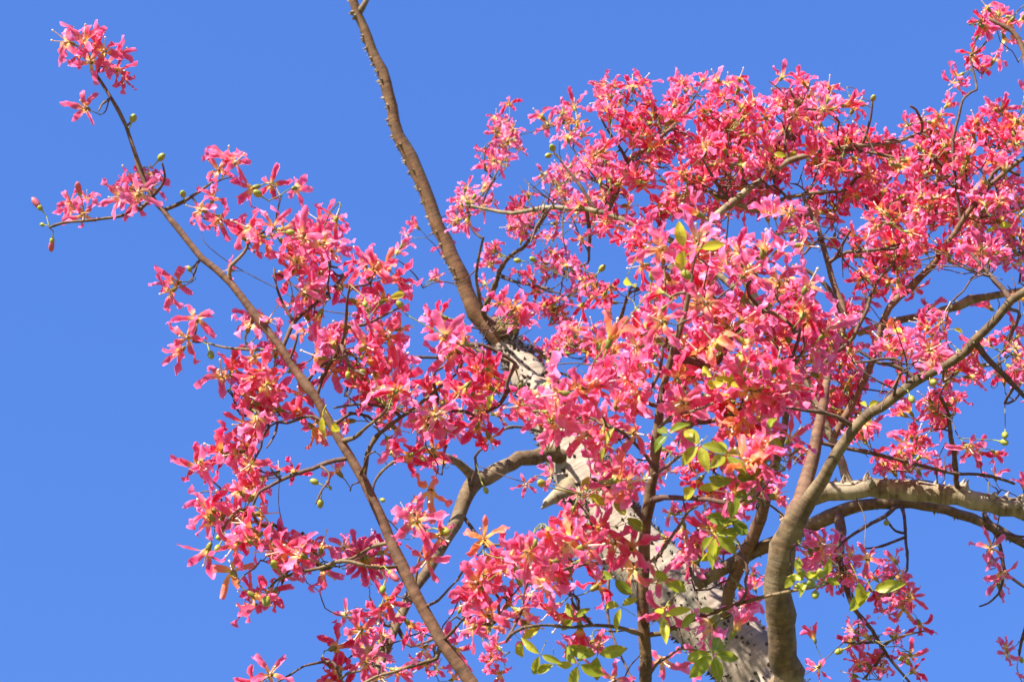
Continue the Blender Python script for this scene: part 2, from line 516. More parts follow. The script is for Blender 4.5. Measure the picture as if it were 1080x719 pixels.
# crown branches, upper right
_, sL = B([(895, 480, 6), (850, 400, 5), (800, 320, 5), (765, 262, 4.8), (747, 237, 4.6), (773, 213, 4.4), (810, 185, 4.2), (832, 170, 4), (860, 162, 3.6), (897, 155, 3.2), (933, 152, 2.8), (960, 145, 2.3), (983, 135, 1.8)], 8.0, 8.3, BARK_TAN, join=True)
B([(815, 340, 4.5), (770, 300, 4.4), (720, 262, 4.2), (690, 245, 4.2), (670, 238, 4), (640, 225, 3.8), (607, 220, 3.4), (573, 219, 3), (540, 225, 2.5), (515, 221, 2), (497, 217, 1.6)], 8.2, 8.6, BARK_TAN, join=True)
B([(640, 226, 4), (645, 212, 3.8), (654, 192, 3.6), (663, 173, 3.2), (673, 163, 2.8), (687, 153, 2.5), (700, 142, 2.3), (713, 130, 2.1), (725, 117, 1.8), (733, 107, 1.5)], 8.4, 8.4, BARK_BROWN, join=True)
_, sM = B([(903, 450, 5), (912, 400, 4.6), (925, 360, 4.4), (938, 325, 4.2), (960, 303, 4.2), (983, 280, 4), (1000, 257, 4), (1020, 225, 3.4), (1045, 195, 3), (1075, 170, 2.6), (1110, 150, 2)], 7.8, 7.9, BARK_BROWN, join=True)
B([(905, 352, 4), (927, 343, 4.4), (953, 337, 4.6), (997, 327, 4.8), (1023, 317, 4.8), (1050, 311, 4.6), (1072, 308, 4.4), (1120, 300, 4)], 8.5, 8.4, BARK_TAN)
B([(1092, 180, 5), (1088, 110, 4), (1080, 55, 3.6), (1067, 33, 3), (1053, 25, 2.4), (1043, 20, 1.8)], 7.6, 7.8, BARK_BROWN)

# twigs drawn from the photograph: pixel polylines, half widths run from r0 to r1
TW = [
 # left near branch
 (5.8, 2.6, 1.3, 1, [(172, 222), (193, 213), (210, 202), (227, 190)]),
 (5.8, 2.0, 1.0, 0, [(163, 210), (170, 197), (174, 186), (171, 172)]),
 (5.8, 2.4, 1.3, 1, [(160, 208), (150, 219), (143, 222), (127, 228), (97, 232), (67, 235), (52, 240)]),
 (5.8, 1.6, 1.0, 1, [(133, 137), (137, 130), (140, 125)]),
 (5.8, 1.5, 1.0, 1, [(118, 104), (108, 110), (104, 117)]),
 (5.8, 2.0, 1.4, 0, [(213, 272), (206, 280), (200, 284)]),
 (5.7, 2.6, 1.6, 1, [(243, 297), (242, 285), (247, 277), (257, 267), (262, 255), (258, 240)]),
 (5.7, 3.0, 1.6, 0, [(297, 364), (310, 340), (322, 329), (333, 320), (345, 310), (353, 303), (362, 290)]),
 (5.7, 2.0, 1.2, 0, [(308, 341), (301, 325), (297, 317), (291, 300), (289, 283)]),
 (5.7, 2.2, 1.2, 1, [(293, 368), (275, 369), (253, 368), (235, 366), (213, 360)]),
 (5.6, 2.4, 1.4, 0, [(333, 415), (340, 398), (347, 383), (357, 370), (363, 360), (366, 345)]),
 (5.6, 2.2, 1.2, 0, [(323, 400), (335, 388), (350, 380), (372, 372), (390, 360)]),
 (5.6, 2.0, 1.2, 1, [(307, 386), (310, 368), (314, 352)]),
 (5.6, 2.2, 1.2, 0, [(350, 441), (330, 439), (317, 441), (303, 446), (293, 445), (284, 450)]),
 (5.6, 1.6, 1.0, 0, [(293, 446), (289, 460), (281, 472)]),
 (5.6, 2.2, 1.3, 0, [(352, 442), (367, 437), (373, 436), (388, 439), (398, 448)]),
 (5.5, 2.8, 1.4, 1, [(364, 472), (373, 462), (383, 453), (395, 444), (403, 437), (412, 425)]),
 (5.5, 3.2, 1.4, 1, [(385, 512), (387, 480), (392, 468), (400, 457), (412, 448), (423, 440), (437, 430), (450, 420), (468, 405), (483, 393)]),
 (5.5, 1.8, 1.0, 0, [(372, 488), (380, 500), (388, 480), (396, 476)]),
 (5.5, 3.0, 1.6, 0, [(360, 486), (345, 488), (330, 494), (313, 499), (297, 506), (284, 513), (273, 519), (267, 532)]),
 (5.5, 1.8, 1.0, 0, [(297, 506), (290, 500), (285, 493)]),
 (5.5, 2.0, 1.0, 0, [(342, 491), (347, 499), (346, 508), (339, 517), (333, 531)]),
 (5.5, 2.6, 1.6, 1, [(404, 569), (395, 575), (384, 581), (372, 588), (360, 591)]),
 (5.5, 2.4, 1.6, 1, [(418, 598), (400, 598), (384, 596)]),
 (5.4, 2.4, 1.3, 1, [(384, 596), (360, 591), (337, 599), (315, 603), (303, 607), (291, 612), (285, 619)]),
 (5.4, 2.2, 1.0, 0, [(450, 641), (462, 633), (473, 621), (482, 612)]),
 (5.4, 2.8, 1.4, 1, [(470, 688), (460, 694), (447, 698), (423, 706), (397, 713), (380, 722)]),
 (5.4, 2.0, 1.2, 1, [(438, 612), (440, 600), (442, 590), (447, 575), (450, 562)]),
 (5.3, 2.2, 1.0, 0, [(470, 674), (478, 665), (485, 656), (493, 648)]),
 (5.5, 2.2, 1.2, 0, [(425, 440), (410, 430), (380, 426), (352, 430)]),
 (5.5, 2.6, 1.2, 0, [(340, 399), (350, 380), (360, 363), (364, 345), (366, 320), (369, 300)]),
 (5.5, 2.4, 1.2, 0, [(361, 365), (368, 385), (378, 392), (385, 395)]),
 (5.5, 2.4, 1.2, 0, [(372, 350), (385, 342), (400, 335), (420, 325)]),
 # centre stem side twigs
 (4.95, 3.4, 2.0, 0, [(680, 594), (660, 594), (640, 593), (618, 594), (596, 600)]),
 (5.0, 3.0, 1.4, 1, [(681, 671), (668, 666), (650, 661), (625, 659), (600, 661), (575, 659), (553, 661)]),
 (5.0, 3.2, 1.6, 1, [(683, 674), (697, 667), (710, 662), (740, 650), (780, 636), (820, 626), (845, 621), (862, 618), (880, 612)]),
 (5.0, 2.8, 1.4, 1, [(683, 600), (692, 588), (705, 570), (716, 555), (725, 540), (735, 534)]),
 (5.0, 3.8, 2.4, 0, [(686, 525), (700, 524), (720, 525), (745, 526), (770, 530), (785, 526)]),
 (4.9, 2.6, 1.2, 1, [(695, 450), (705, 441), (715, 437), (735, 432), (752, 425)]),
 (4.9, 2.4, 1.2, 1, [(689, 504), (703, 492), (715, 482), (722, 478)]),
 (5.1, 2.4, 1.2, 0, [(624, 659), (615, 648), (607, 640), (602, 630)]),
 (5.1, 2.2, 1.2, 0, [(684, 712), (692, 700), (705, 692), (716, 684)]),
 (5.0, 2.2, 1.1, 0, [(783, 636), (787, 625), (786, 612), (790, 600)]),
 (4.9, 2.6, 1.4, 0, [(690, 496), (672, 470), (655, 455), (640, 450)]),
 (4.95, 3.6, 1.8, 0, [(683, 560), (665, 530), (645, 515), (625, 505)]),
 # crown upper right
 (8.4, 2.2, 1.1, 0, [(663, 173), (655, 158), (650, 150), (640, 136), (633, 123)]),
 (8.4, 1.8, 1.0, 0, [(700, 143), (694, 127), (690, 113)]),
 (8.4, 2.6, 1.1, 0, [(625, 222), (620, 208), (607, 190), (595, 175), (587, 163)]),
 (8.4, 2.2, 1.2, 0, [(648, 203), (635, 195), (620, 185), (612, 180)]),
 (8.2, 2.6, 1.2, 0, [(773, 213), (755, 205), (740, 200), (710, 197), (695, 185)]),
 (8.2, 2.4, 1.1, 0, [(767, 211), (757, 195), (745, 175), (738, 160)]),
 (8.2, 2.2, 1.2, 0, [(960, 145), (972, 140), (972, 128), (970, 123), (966, 116), (960, 112)]),
 (8.2, 1.6, 1.0, 0, [(972, 141), (980, 145), (990, 150)]),
 (8.2, 2.0, 1.2, 0, [(907, 153), (914, 140), (917, 130), (919, 118), (920, 107)]),
 (8.2, 2.4, 1.3, 1, [(862, 162), (893, 157), (923, 162), (950, 167), (973, 168)]),
 (8.2, 3.2, 1.4, 1, [(780, 235), (800, 222), (820, 212), (847, 205), (870, 203), (893, 200), (905, 185)]),
 (8.2, 2.0, 1.0, 0, [(830, 210), (822, 200), (815, 196)]),
 (8.2, 2.0, 1.1, 0, [(835, 170), (828, 155), (828, 140), (825, 128)]),
 (8.3, 2.2, 1.1, 0, [(577, 219), (570, 232), (565, 240), (560, 255)]),
 (9.6, 3.6, 1.8, 1, [(505, 338), (513, 322), (520, 307), (530, 280), (541, 268), (553, 260), (567, 240), (577, 225)]),
 (9.8, 2.2, 1.4, 0, [(527, 290), (540, 296), (557, 300), (582, 305)]),
 (9.8, 2.2, 1.2, 1, [(508, 335), (503, 300), (503, 283), (507, 262), (510, 250)]),
 (9.8, 2.4, 1.4, 0, [(548, 372), (565, 370), (587, 375), (606, 372)]),
 (9.8, 2.4, 1.4, 0, [(560, 390), (575, 392), (590, 393), (606, 399)]),
 (9.8, 2.6, 1.4, 0, [(548, 385), (520, 377), (490, 376), (463, 377), (430, 377), (405, 382)]),
 (9.0, 2.4, 1.2, 0, [(606, 445), (618, 425), (630, 407), (640, 396)]),
 (9.0, 2.6, 1.4, 1, [(595, 480), (585, 462), (570, 455), (540, 450), (520, 460)]),
 (8.4, 2.4, 1.1, 0, [(640, 350), (653, 343), (658, 325), (663, 310), (675, 305), (687, 299)]),
 (8.4, 1.8, 1.0, 0, [(673, 306), (666, 303), (662, 312)]),
 (8.6, 2.2, 1.1, 0, [(622, 222), (622, 245), (621, 265), (620, 277), (612, 280)]),
 # right
 (7.2, 4.2, 2.0, 0, [(1066, 317), (1058, 305), (1050, 297), (1042, 287), (1033, 277), (1020, 262)]),
 (7.2, 4.0, 2.4, 0, [(1031, 365), (1043, 380), (1057, 393), (1070, 407), (1085, 422), (1110, 440)]),
 (7.2, 2.0, 1.1, 0, [(1050, 421), (1060, 425), (1070, 422), (1076, 414)]),
 (7.2, 3.2, 1.6, 0, [(965, 402), (957, 393), (942, 385), (927, 383), (915, 376), (905, 369)]),
 (7.2, 2.2, 1.2, 0, [(950, 390), (948, 380), (935, 378), (915, 381), (900, 382)]),
 (7.2, 3.2, 2.0, 0, [(893, 458), (900, 450), (888, 442), (877, 437), (865, 434), (853, 433), (835, 430), (812, 430)]),
 (7.4, 3.8, 2.0, 0, [(1006, 522), (1008, 500), (1007, 480), (1002, 455), (1000, 437), (993, 420), (985, 412)]),
 (7.6, 2.6, 1.6, 0, [(870, 470), (890, 472), (912, 476), (937, 482), (960, 488), (980, 493), (1007, 499), (1030, 500), (1053, 504), (1070, 510)]),
 (7.2, 2.2, 1.2, 0, [(943, 420), (945, 405), (948, 396)]),
 (7.8, 3.0, 1.8, 0, [(885, 375), (897, 360), (905, 345), (915, 325), (920, 307), (930, 290)]),
 (7.8, 2.6, 1.4, 0, [(880, 272), (893, 266), (910, 265), (925, 263), (945, 262)]),
 (7.8, 2.4, 1.2, 0, [(867, 256), (855, 260), (848, 268)]),
 (7.8, 2.2, 1.2, 0, [(883, 268), (890, 255), (897, 243)]),
 (8.3, 2.8, 1.4, 0, [(948, 532), (932, 545), (920, 551), (905, 560), (893, 568), (882, 578)]),
 (8.3, 2.4, 1.4, 0, [(951, 531), (954, 545), (955, 566), (957, 585), (957, 600)]),
 (8.3, 1.8, 1.0, 0, [(955, 563), (945, 560), (938, 552), (934, 545)]),
 (8.3, 2.0, 1.1, 0, [(955, 566), (940, 572), (925, 577), (912, 578)]),
 (8.3, 3.4, 1.4, 0, [(886, 590), (892, 620), (900, 640), (910, 652), (920, 665), (927, 676), (937, 692), (950, 708), (962, 722)]),
 (8.2, 1.8, 1.0, 0, [(927, 677), (905, 678), (890, 677)]),
 (8.2, 1.6, 1.0, 0, [(932, 685), (920, 705), (910, 716)]),
 (8.2, 1.6, 1.0, 1, [(930, 680), (945, 672), (960, 668), (975, 665)]),
 (8.2, 3.0, 1.6, 0, [(1040, 553), (1052, 566), (1056, 585), (1060, 602), (1070, 612), (1090, 624)]),
 (8.2, 1.8, 1.0, 0, [(1060, 605), (1055, 622), (1050, 629), (1042, 636), (1033, 639)]),
 (8.2, 2.6, 1.6, 0, [(1090, 640), (1082, 662), (1077, 676), (1075, 690)]),
 (8.2, 2.6, 1.4, 0, [(1035, 552), (1038, 540), (1043, 548), (1060, 562), (1082, 566)]),
 (7.6, 2.4, 1.4, 0, [(1048, 325), (1075, 330), (1068, 350), (1060, 365)]),
 (8.0, 3.6, 2.0, 0, [(895, 335), (885, 325), (870, 300), (850, 285), (835, 280)]),
 (8.0, 2.6, 1.6, 0, [(1033, 215), (1050, 180), (1058, 178), (1075, 185)]),
 (8.0, 2.2, 1.2, 0, [(1012, 240), (1005, 160), (1010, 127), (1017, 103), (1030, 95)]),
 # behind, lower left
 (8.6, 2.2, 1.2, 0, [(427, 640), (410, 660), (396, 645), (390, 630)]),
 (8.6, 2.4, 1.3, 0, [(418, 655), (428, 678), (440, 680), (460, 672)]),
 (9.0, 2.2, 1.2, 1, [(462, 480), (440, 490), (420, 485), (400, 500), (393, 520), (402, 545)]),
 (9.0, 2.6, 1.3, 0, [(488, 540), (510, 572), (520, 574), (545, 575)]),
 (8.8, 2.4, 1.2, 0, [(497, 512), (502, 495), (502, 480), (515, 468)]),
 (5.2, 2.4, 1.3, 0, [(553, 661), (540, 668), (534, 676), (545, 655), (552, 640)]),
 (8.9, 2.6, 1.3, 0, [(735, 610), (725, 590), (735, 560), (745, 545), (740, 520)]),
 (8.9, 2.4, 1.3, 0, [(640, 560), (642, 610), (641, 650), (650, 680), (668, 719)]),
]
twig_ends = []
for d, r0, r1, pale, pl in TW:
    n = len(pl)
    pts = [(x, y, r0 + (r1 - r0) * i / (n - 1)) for i, (x, y) in enumerate(pl)]
    o, sm = limb('twig', pts, d, d + random.uniform(-.12, .12), BARK_OLIVE if pale else BARK_TWIG, join=True, sides=7, rough=.07, step=.022)
    twig_ends.append(sm[-1][0])

# rows of thorns on the bare branch and on the pale horizontal limb
def thorn_row(sm, k, ref, spread, s0, s1, limbobj, n, i0=0, i1=None, tm_=None):
    mbx = MB()
    for _ in range(n):
        i = random.randrange(i0, i1 or len(sm) - 1)
        p, r = sm[i]
        tt = (sm[min(i + 1, len(sm) - 1)][0] - sm[max(i - 1, 0)][0]).normalized()
        a = ref - tt * ref.dot(tt)
        q = Quaternion(tt, random.gauss(0, spread))
        nrm = q @ a.normalized()
        thorn_mesh(mbx, frame_matrix(p + nrm * r * .95 + tt * random.uniform(-.02, .02), nrm, tt, random.uniform(s0, s1)), .011, .024)
    o = part('branch_thorns', mbx.mesh('branch_thorns', [tm_ or BARK_TAN]), kind='stuff')
thorn_row(sB, 0, -RIGHT, .55, .5, .9, None, 150, 8)
thorn_row(sF, 0, UP, .6, .6, 1.7, None, 44, 0, None, BARK_PALE)
thorn_row(sJ, 0, RIGHT, 2.0, .14, .26, None, 90)
thorn_row(sD, 0, RIGHT, 2.0, .25, .5, None, 70)
thorn_row(sG, 0, -UP, .9, .3, .7, None, 50)

# ------------------------------------------------------------------ flowers
def petal(mb, az, prm, rnd):
    """one strap-like wavy petal in the flower's frame (axis +Z)"""
    L, W, open_, curl, twist, ruf, ph, fold = prm
    n, m_ = 9, 4
    vs = []; at = []
    pr = 0.005; pz = 0.004
    ang = math.radians(78)      # climbs out of the throat, then spreads
    ca, sa = math.cos(az), math.sin(az)
    for i in range(n + 1):
        s = i / n
        if i:
            # direction along the petal bends from upright to open_ and curls back at the tip
            a = ang + (open_ - ang) * min(1, (s / .3)) ** 1.0
            a -= curl * max(0, s - .35) ** 1.3
            pr += math.cos(a) * L / n
            pz += math.sin(a) * L / n
        else:
            a = ang
        if s < .25: wd = .30 + .5 * s / .25
        elif s < .78: wd = .80 + .20 * math.sin((s - .25) / .53 * math.pi * .5)
        else: wd = math.sqrt(max(0.02, 1 - ((s - .78) / .24) ** 2)) * 1.0
        tw = twist * s
        for j in range(m_ + 1):
            u = j / m_ * 2 - 1
            h = u * W * wd
            up = fold * W * wd * (u * u - .35) + ruf * W * s * abs(u) * math.sin(s * 15 + ph + (1.9 if u > 0 else 0)) + ruf * .5 * W * math.sin(s * 9 + ph * 2 + u * 2)
            hx = h * math.cos(tw) - up * math.sin(tw)
            hy = h * math.sin(tw) + up * math.cos(tw)
            nr, nz_ = -math.sin(a), math.cos(a)
            rr = pr + nr * hy; zz = pz + nz_ * hy
            vs.append(Vector((ca * rr - sa * hx, sa * rr + ca * hx, zz)))
            at.append((s, rnd, j / m_, 0))
    fs = []
    k = m_ + 1
    for i in range(n):
        for j in range(m_):
            fs.append((i * k + j, i * k + j + 1, (i + 1) * k + j + 1, (i + 1) * k + j))
    mb.add(vs, fs, 0, at)

def corolla(seed, rnd, openness=0.25, crumple=0.5):
    r = random.Random(seed)
    mb = MB()
    a0 = r.uniform(0, 6)
    for k in range(5):
        L = r.uniform(.058, .086)
        prm = (L, r.uniform(.0078, .0118), openness + r.uniform(-.45, .45), r.uniform(-.3, 2.2 + 1.6 * crumple), r.uniform(-1.1, 1.1) * (1 + crumple), r.uniform(.3, .7) + .45 * crumple, r.uniform(0, 6), r.uniform(-.5, 1.3))
        petal(mb, a0 + k * 2 * math.pi / 5 + r.uniform(-.22, .22), prm, rnd)
    return mb

def column(seed):
    r = random.Random(seed)
    mb = MB()
    bx, by = r.uniform(-.012, .012), r.uniform(-.012, .012)
    path = [(Vector((0, 0, .004)), .0022), (Vector((bx * .3, by * .3, .025)), .0020), (Vector((bx, by, .052)), .0013)]
    tube(mb, spline(path, .012), 6, 0, 0, .5)
    M = Matrix.Translation((bx, by, .052))
    lathe(mb, [(.001, -.002), (.0032, .001), (.0034, .004), (.001, .007)], M, 6, 0, .8)
    # collar of red-brown anthers at the foot
    lathe(mb, [(.003, .008), (.0048, .011), (.0042, .015), (.002, .018)], Matrix.Identity(4), 7, 0, .1, .2)
    return mb

def calyx():
    mb = MB()
    lathe(mb, [(.0022, -.016), (.0052, -.013), (.0072, -.006), (.0076, .001), (.0070, .007), (.0052, .006)], Matrix.Identity(4), 9, 0, .5, .10)
    tube(mb, [(Vector((0, 0, -.034)), .0016), (Vector((0.001, 0, -.024)), .0016), (Vector((0, 0, -.014)), .0024)], 6, 0, 0, .6)
    return mb

NV = 22
VAR = []
for i in range(NV):
    op = [0.15, .35, -.1, .6, .2, .9, .05, .45, 1.15, .3, -.25, .5, .1, .75, 1.3, -.4, .4, .25, .0, .65, 1.0, .2][i]
    VAR.append((corolla(100 + i, 0.0, op, (i * 7 % 5) / 4), column(300 + i)))
FP = [np.array([v[:] for v in c_.v]) for c_, _ in VAR]
CALY = calyx()

# coverage of blossom in the photograph, one digit per 30 px cell
GRID = """
000000000000000000000000000000000056
000000000000000000000000000000000054
000000000000000000000333321330000342
000000000000000001134776777887300434
000000000000000006476888998876556677
000000000000000036327878998888888887
000000034530000044386888868656788878
000000066555101375788878776767789888
000000065899764233575587776755787767
000000002388772224486448999754683775
000000000278665245487758999874653222
000000004668765476567768999998466435
000000006758875575688888988997677656
000000047864776677578888879998554754
000000018862376776778788888876546611
000000047313156555157778457743536451
000000388532024510325663568712365332
000000178310533200416642558500110144
000000276764316623566635632053130164
000000147988654547897555567166530053
000000017642551178987353554037561034
000000004401562368744142475115364000
000000000003775646325422363013544102
000000001607774745302211210131531003
"""
rows = [r for r in GRID.split() if r]
rows = [(r + '0' * 36)[:36] for r in rows]
T = np.array([[int(c) for c in r] for r in rows], float) / 10.0
T = np.clip(np.where(T > .55, T + .07, T), 0, .96)
T[:, :13] *= .88
T[:, 24:] = np.clip(np.where(T[:, 24:] > .4, T[:, 24:] + .05, T[:, 24:]), 0, .97)
Q = 5                      # samples per cell, 6 px
TT = np.zeros((24 * Q, 36 * Q))
for j in range(24 * Q):
    for i in range(36 * Q):
        fy = (j + .5) / Q - .5; fx = (i + .5) / Q - .5
        y0 = int(np.floor(fy)); x0 = int(np.floor(fx)); ty = fy - y0; tx = fx - x0
        g_ = lambda a, b_: T[min(max(a, 0), 23), min(max(b_, 0), 35)]
        s = (g_(y0, x0) * (1 - tx) + g_(y0, x0 + 1) * tx) * (1 - ty) + (g_(y0 + 1, x0) * (1 - tx) + g_(y0 + 1, x0 + 1) * tx) * ty
        base = T[j // Q, i // Q]
        TT[j, i] = s * .45 + base * .55 if base > 0 else s * .2
# blossom comes in clumps
cl = rs.rand(24 * Q // 4 + 2, 36 * Q // 4 + 2)
yy = (np.arange(24 * Q) / 4.0); xx = (np.arange(36 * Q) / 4.0)
y0 = yy.astype(int); x0 = xx.astype(int); ty = (yy - y0)[:, None]; tx = (xx - x0)[None, :]
CLUMP = (cl[y0][:, x0] * (1 - tx) + cl[y0][:, x0 + 1] * tx) * (1 - ty) + (cl[y0 + 1][:, x0] * (1 - tx) + cl[y0 + 1][:, x0 + 1] * tx) * ty
TAU = -np.log(1 - TT) * (.25 + 1.5 * CLUMP)

# clear sky and bare wood inside the crown: x, y, half width, half height
GAPS = [(645, 275, 22, 20), (657, 322, 14, 12), (705, 240, 16, 7), (865, 275, 13, 12), (872, 305, 12, 16), (1010, 296, 48, 13), (1035, 342, 30, 12), (1042, 445, 38, 30), (900, 490, 22, 14),
 (1000, 585, 42, 40), (925, 560, 28, 16), (1010, 655, 30, 60), (395, 250, 26, 20), (303, 468, 24, 22), (335, 535, 42, 26), (393, 522, 20, 24), (540, 530, 52, 26), (480, 505, 16, 14), (458, 632, 18, 34), (470, 600, 14, 24),
 (662, 672, 16, 24), (615, 620, 10, 30), (560, 700, 18, 20), (268, 300, 16, 32), (228, 310, 22, 12), (310, 685, 34, 38), (603, 498, 18, 22), (722, 622, 20, 14), (790, 705, 20, 14), (825, 640, 18, 62), (855, 520, 24, 30), (965, 518, 110, 11),
 (515, 498, 50, 12), (486, 540, 12, 30), (705, 458, 10, 14), (806, 560, 16, 30), (780, 592, 12, 22), (780, 236, 18, 9), (490, 300, 10, 34), (455, 215, 12, 50), (745, 640, 18, 10), (605, 385, 14, 9), (588, 300, 16, 10), (505, 355, 8, 16), (440, 500, 16, 10), (1065, 560, 12, 60), (890, 640, 30, 12), (348, 590, 6, 4), (980, 555, 30, 24), (680, 445, 14, 10), (470, 160, 30, 30), (550, 185, 10, 20), (940, 110, 14, 22), (200, 260, 30, 22), (410, 560, 10, 12), (660, 400, 8, 6), (540, 455, 10, 8), (870, 250, 10, 8), (905, 230, 8, 8), (1050, 380, 16, 10), (925, 425, 12, 6), (575, 240, 9, 12)]
# flowers seen one by one at the edge of the crown: x, y, depth, scale, (axis right, up, toward viewer)
EXPL = [
 (74, 46, 5.85, 1.0, (-.8, .3, .4)), (90, 46, 5.8, 1.05, (-.1, .7, .5)), (110, 56, 5.82, 1.05, (.3, .5, .7)), (96, 66, 5.85, .95, (-.1, -.1, 1)), (112, 68, 5.9, .9, (.3, -.2, .8)), (122, 74, 5.85, .8, (.6, -.3, .6)),
 (146, 205, 5.7, 1.0, (.1, 0, 1)), (130, 208, 5.75, 1.0, (-.5, 0, .8)), (158, 198, 5.95, .95, (.6, .2, .5)), (140, 190, 5.9, 1.0, (-.1, .8, .4)), (88, 226, 5.8, .75, (.2, -.3, .9)), (75, 214, 5.85, .7, (-.4, .5, .7)),
 (246, 174, 5.75, 1.0, (.6, .5, .5)), (232, 180, 5.8, .9, (-.3, .1, .9)), (182, 306, 5.7, .9, (-.6, -.3, .6)), (198, 356, 5.6, .95, (0, .1, 1)),
 (72, 44, 5.9, 1.0, (-.7, .4, .3)), (88, 58, 5.9, .9, (-.3, .2, .8)), (103, 52, 5.85, 1.0, (.1, .8, .5)), (120, 60, 5.9, .9, (.6, .4, .5)), (130, 82, 5.9, .7, (.5, -.6, .6)),
 (92, 115, 5.9, .92, (-.5, .1, .85)), (136, 200, 5.85, 1.05, (-.2, .1, 1)), (155, 188, 5.9, .9, (.2, .7, .5)), (142, 212, 5.8, .85, (-.3, -.5, .6)),
 (80, 222, 5.85, .8, (-.3, .2, .9)), (92, 212, 5.9, .6, (.1, .7, .4)),
 (238, 170, 5.8, 1.0, (.2, .75, .55)), (214, 222, 5.75, .95, (-.6, .3, .6)), (232, 232, 5.8, .9, (.1, -.2, .9)), (224, 212, 5.8, .8, (.3, .6, .5)),
 (188, 298, 5.75, 1.05, (-.3, -.1, .95)), (207, 338, 5.65, 1.05, (.15, .3, .95)), (192, 368, 5.65, 1.0, (-.3, -.3, .9)),
 (440, 550, 5.4, 1.2, (-.1, .25, .95)), (462, 565, 5.4, 1.05, (.4, -.1, .7)), (452, 588, 5.4, 1.0, (-.1, -.3, .9)),
 (340, 258, 5.6, 1.15, (-.1, .3, .9)), (322, 250, 5.6, 1.1, (-.5, .2, .8)), (395, 285, 5.5, 1.1, (.2, .5, .8)), (470, 355, 5.2, 1.2, (-.1, .1, 1)),
 (555, 510, 8.9, 1.0, (0, .1, 1)), (535, 150, 9.0, 1.15, (0, .3, .8)), (522, 170, 9.0, 1.0, (-.4, 0, .8)), (540, 138, 9.0, 1.0, (.2, .6, .6)),
 (1045, 578, 7.7, 1.1, (-.1, .1, 1)), (1055, 602, 7.7, 1.0, (.1, -.4, .8)), (915, 590, 7.6, 1.1, (0, .5, .8)),
 (285, 712, 5.5, 1.0, (0, .6, .6)), (1035, 265, 7.0, 1.15, (0, .1, 1)), (980, 370, 7.0, 1.2, (.2, .3, .9)), (1020, 470, 7.1, 1.1, (.1, -.3, .9)),
 (700, 262, 4.9, 1.15, (-.6, .1, .6)), (735, 255, 4.9, 1.1, (.1, .6, .7)), (785, 290, 5.0, 1.1, (.3, .4, .8)), (850, 305, 5.1, 1.1, (.3, .7, .5)), (820, 300, 5.2, 1.1, (0, .5, .8)), (745, 320, 5.0, 1.1, (-.1, .1, 1)),
 (590, 430, 5.0, 1.1, (.1, .4, .8)), (660, 425, 5.2, 1.2, (0, -.1, 1)), (800, 410, 5.2, 1.2, (.1, 0, 1)), (700, 340, 5.0, 1.1, (-.5, .1, .8)),
]

def zone(x, y):  # far blossom biased paler: haze and overexposure put into the petal colour
    """depth and colour bias of the blossom that stands behind a picture position"""
    u = random.random()
    e = lambda cx, cy, rx, ry: ((x - cx) / rx) ** 2 + ((y - cy) / ry) ** 2
    if e(765, 325, 90, 110) < 1 and u < .6: return 5.25 + .3 * random.random(), .5
    if e(790, 455, 60, 75) < 1 and u < .7: return 5.3 + .3 * random.random(), .2
    if e(560, 605, 95, 75) < 1 and u < .85: return 5.2, .25
    if e(620, 430, 110, 50) < 1 and u < .6: return 5.1, .35
    if e(725, 560, 150, 75) < 1 and u < .45: return 5.1, .45
    if x < 400 and not (y > 560 and x > 385): return (5.65, .32) if u < .93 else (8.8, .7)
    if 400 <= x < 560 and y > 240 + (x - 400) * .75 and y < 520: return (5.4, .3) if u < .55 else (9.6, .75)
    if x < 480 and y > 660 and u < .7: return 5.5, .35
    if x < 560 and y > 500: return (5.3, .35) if u < .1 else (8.6, .8)
    if x < 600 and y < 480: return 9.6 + random.uniform(-.3, .5), .8
    if y > 560 and x < 860: return (5.2, .45) if u < .35 else (8.6, .7)
    if x > 930 and 330 < y < 500: return (7.2, .4) if u < .7 else (8.3, .6)
    if y > 520: return 7.9, .45
    if y < 250: return 8.3, .5
    return 8.0, .45

def flower_matrix(f):
    z = f[1]
    x = z.orthogonal()
    q = Quaternion(z, random.uniform(0, 6.28))
    return frame_matrix(f[0], z, q @ x, f[2])
flowers = []   # point, axis, scale, colour, x, y, depth, variant, placement matrix, age
def add_flower(x, y, d, s, axis, rnd, v=None, M=None, age=None):
    f = [P(x, y, d), axis.normalized(), s, rnd, x, y, d]
    if v is None: v = random.randrange(NV)
    if M is None: M = flower_matrix(f)
    if age is None: age = random.uniform(.35, .8) if random.random() < .035 else 0.0
    flowers.append(tuple(f) + (v, M, age))
    commit(FP[v], M)
JJ, II = np.mgrid[0:24 * Q, 0:36 * Q]
def stamp(x, y, rad, amount=1.0):
    sg = rad * .55 / 6
    cx = x / 6 - .5; cy = y / 6 - .5
    x0, x1 = int(max(0, cx - 4 * sg)), int(min(36 * Q, cx + 4 * sg + 1))
    y0, y1 = int(max(0, cy - 4 * sg)), int(min(24 * Q, cy + 4 * sg + 1))
    if x1 <= x0 or y1 <= y0: return
    g2 = np.exp(-((II[y0:y1, x0:x1] - cx) ** 2 + (JJ[y0:y1, x0:x1] - cy) ** 2) / (2 * sg * sg))
    area = (.27 if rad > 19 else .19) * math.pi * rad * rad * amount / 36.0          # net petal area in map cells
    TAU[y0:y1, x0:x1] -= g2 * area / (2 * math.pi * sg * sg)
SKA = np.array([(s[0], s[1], s[2]) for s in SK])
SUB = 10                                  # footprint map: 3 px samples, ten to a cell
COV = np.zeros((24 * SUB, 36 * SUB), bool)
SKY = np.repeat(np.repeat(T < .05, SUB, 0), SUB, 1)
jj, ii = np.mgrid[0:24 * SUB, 0:36 * SUB]
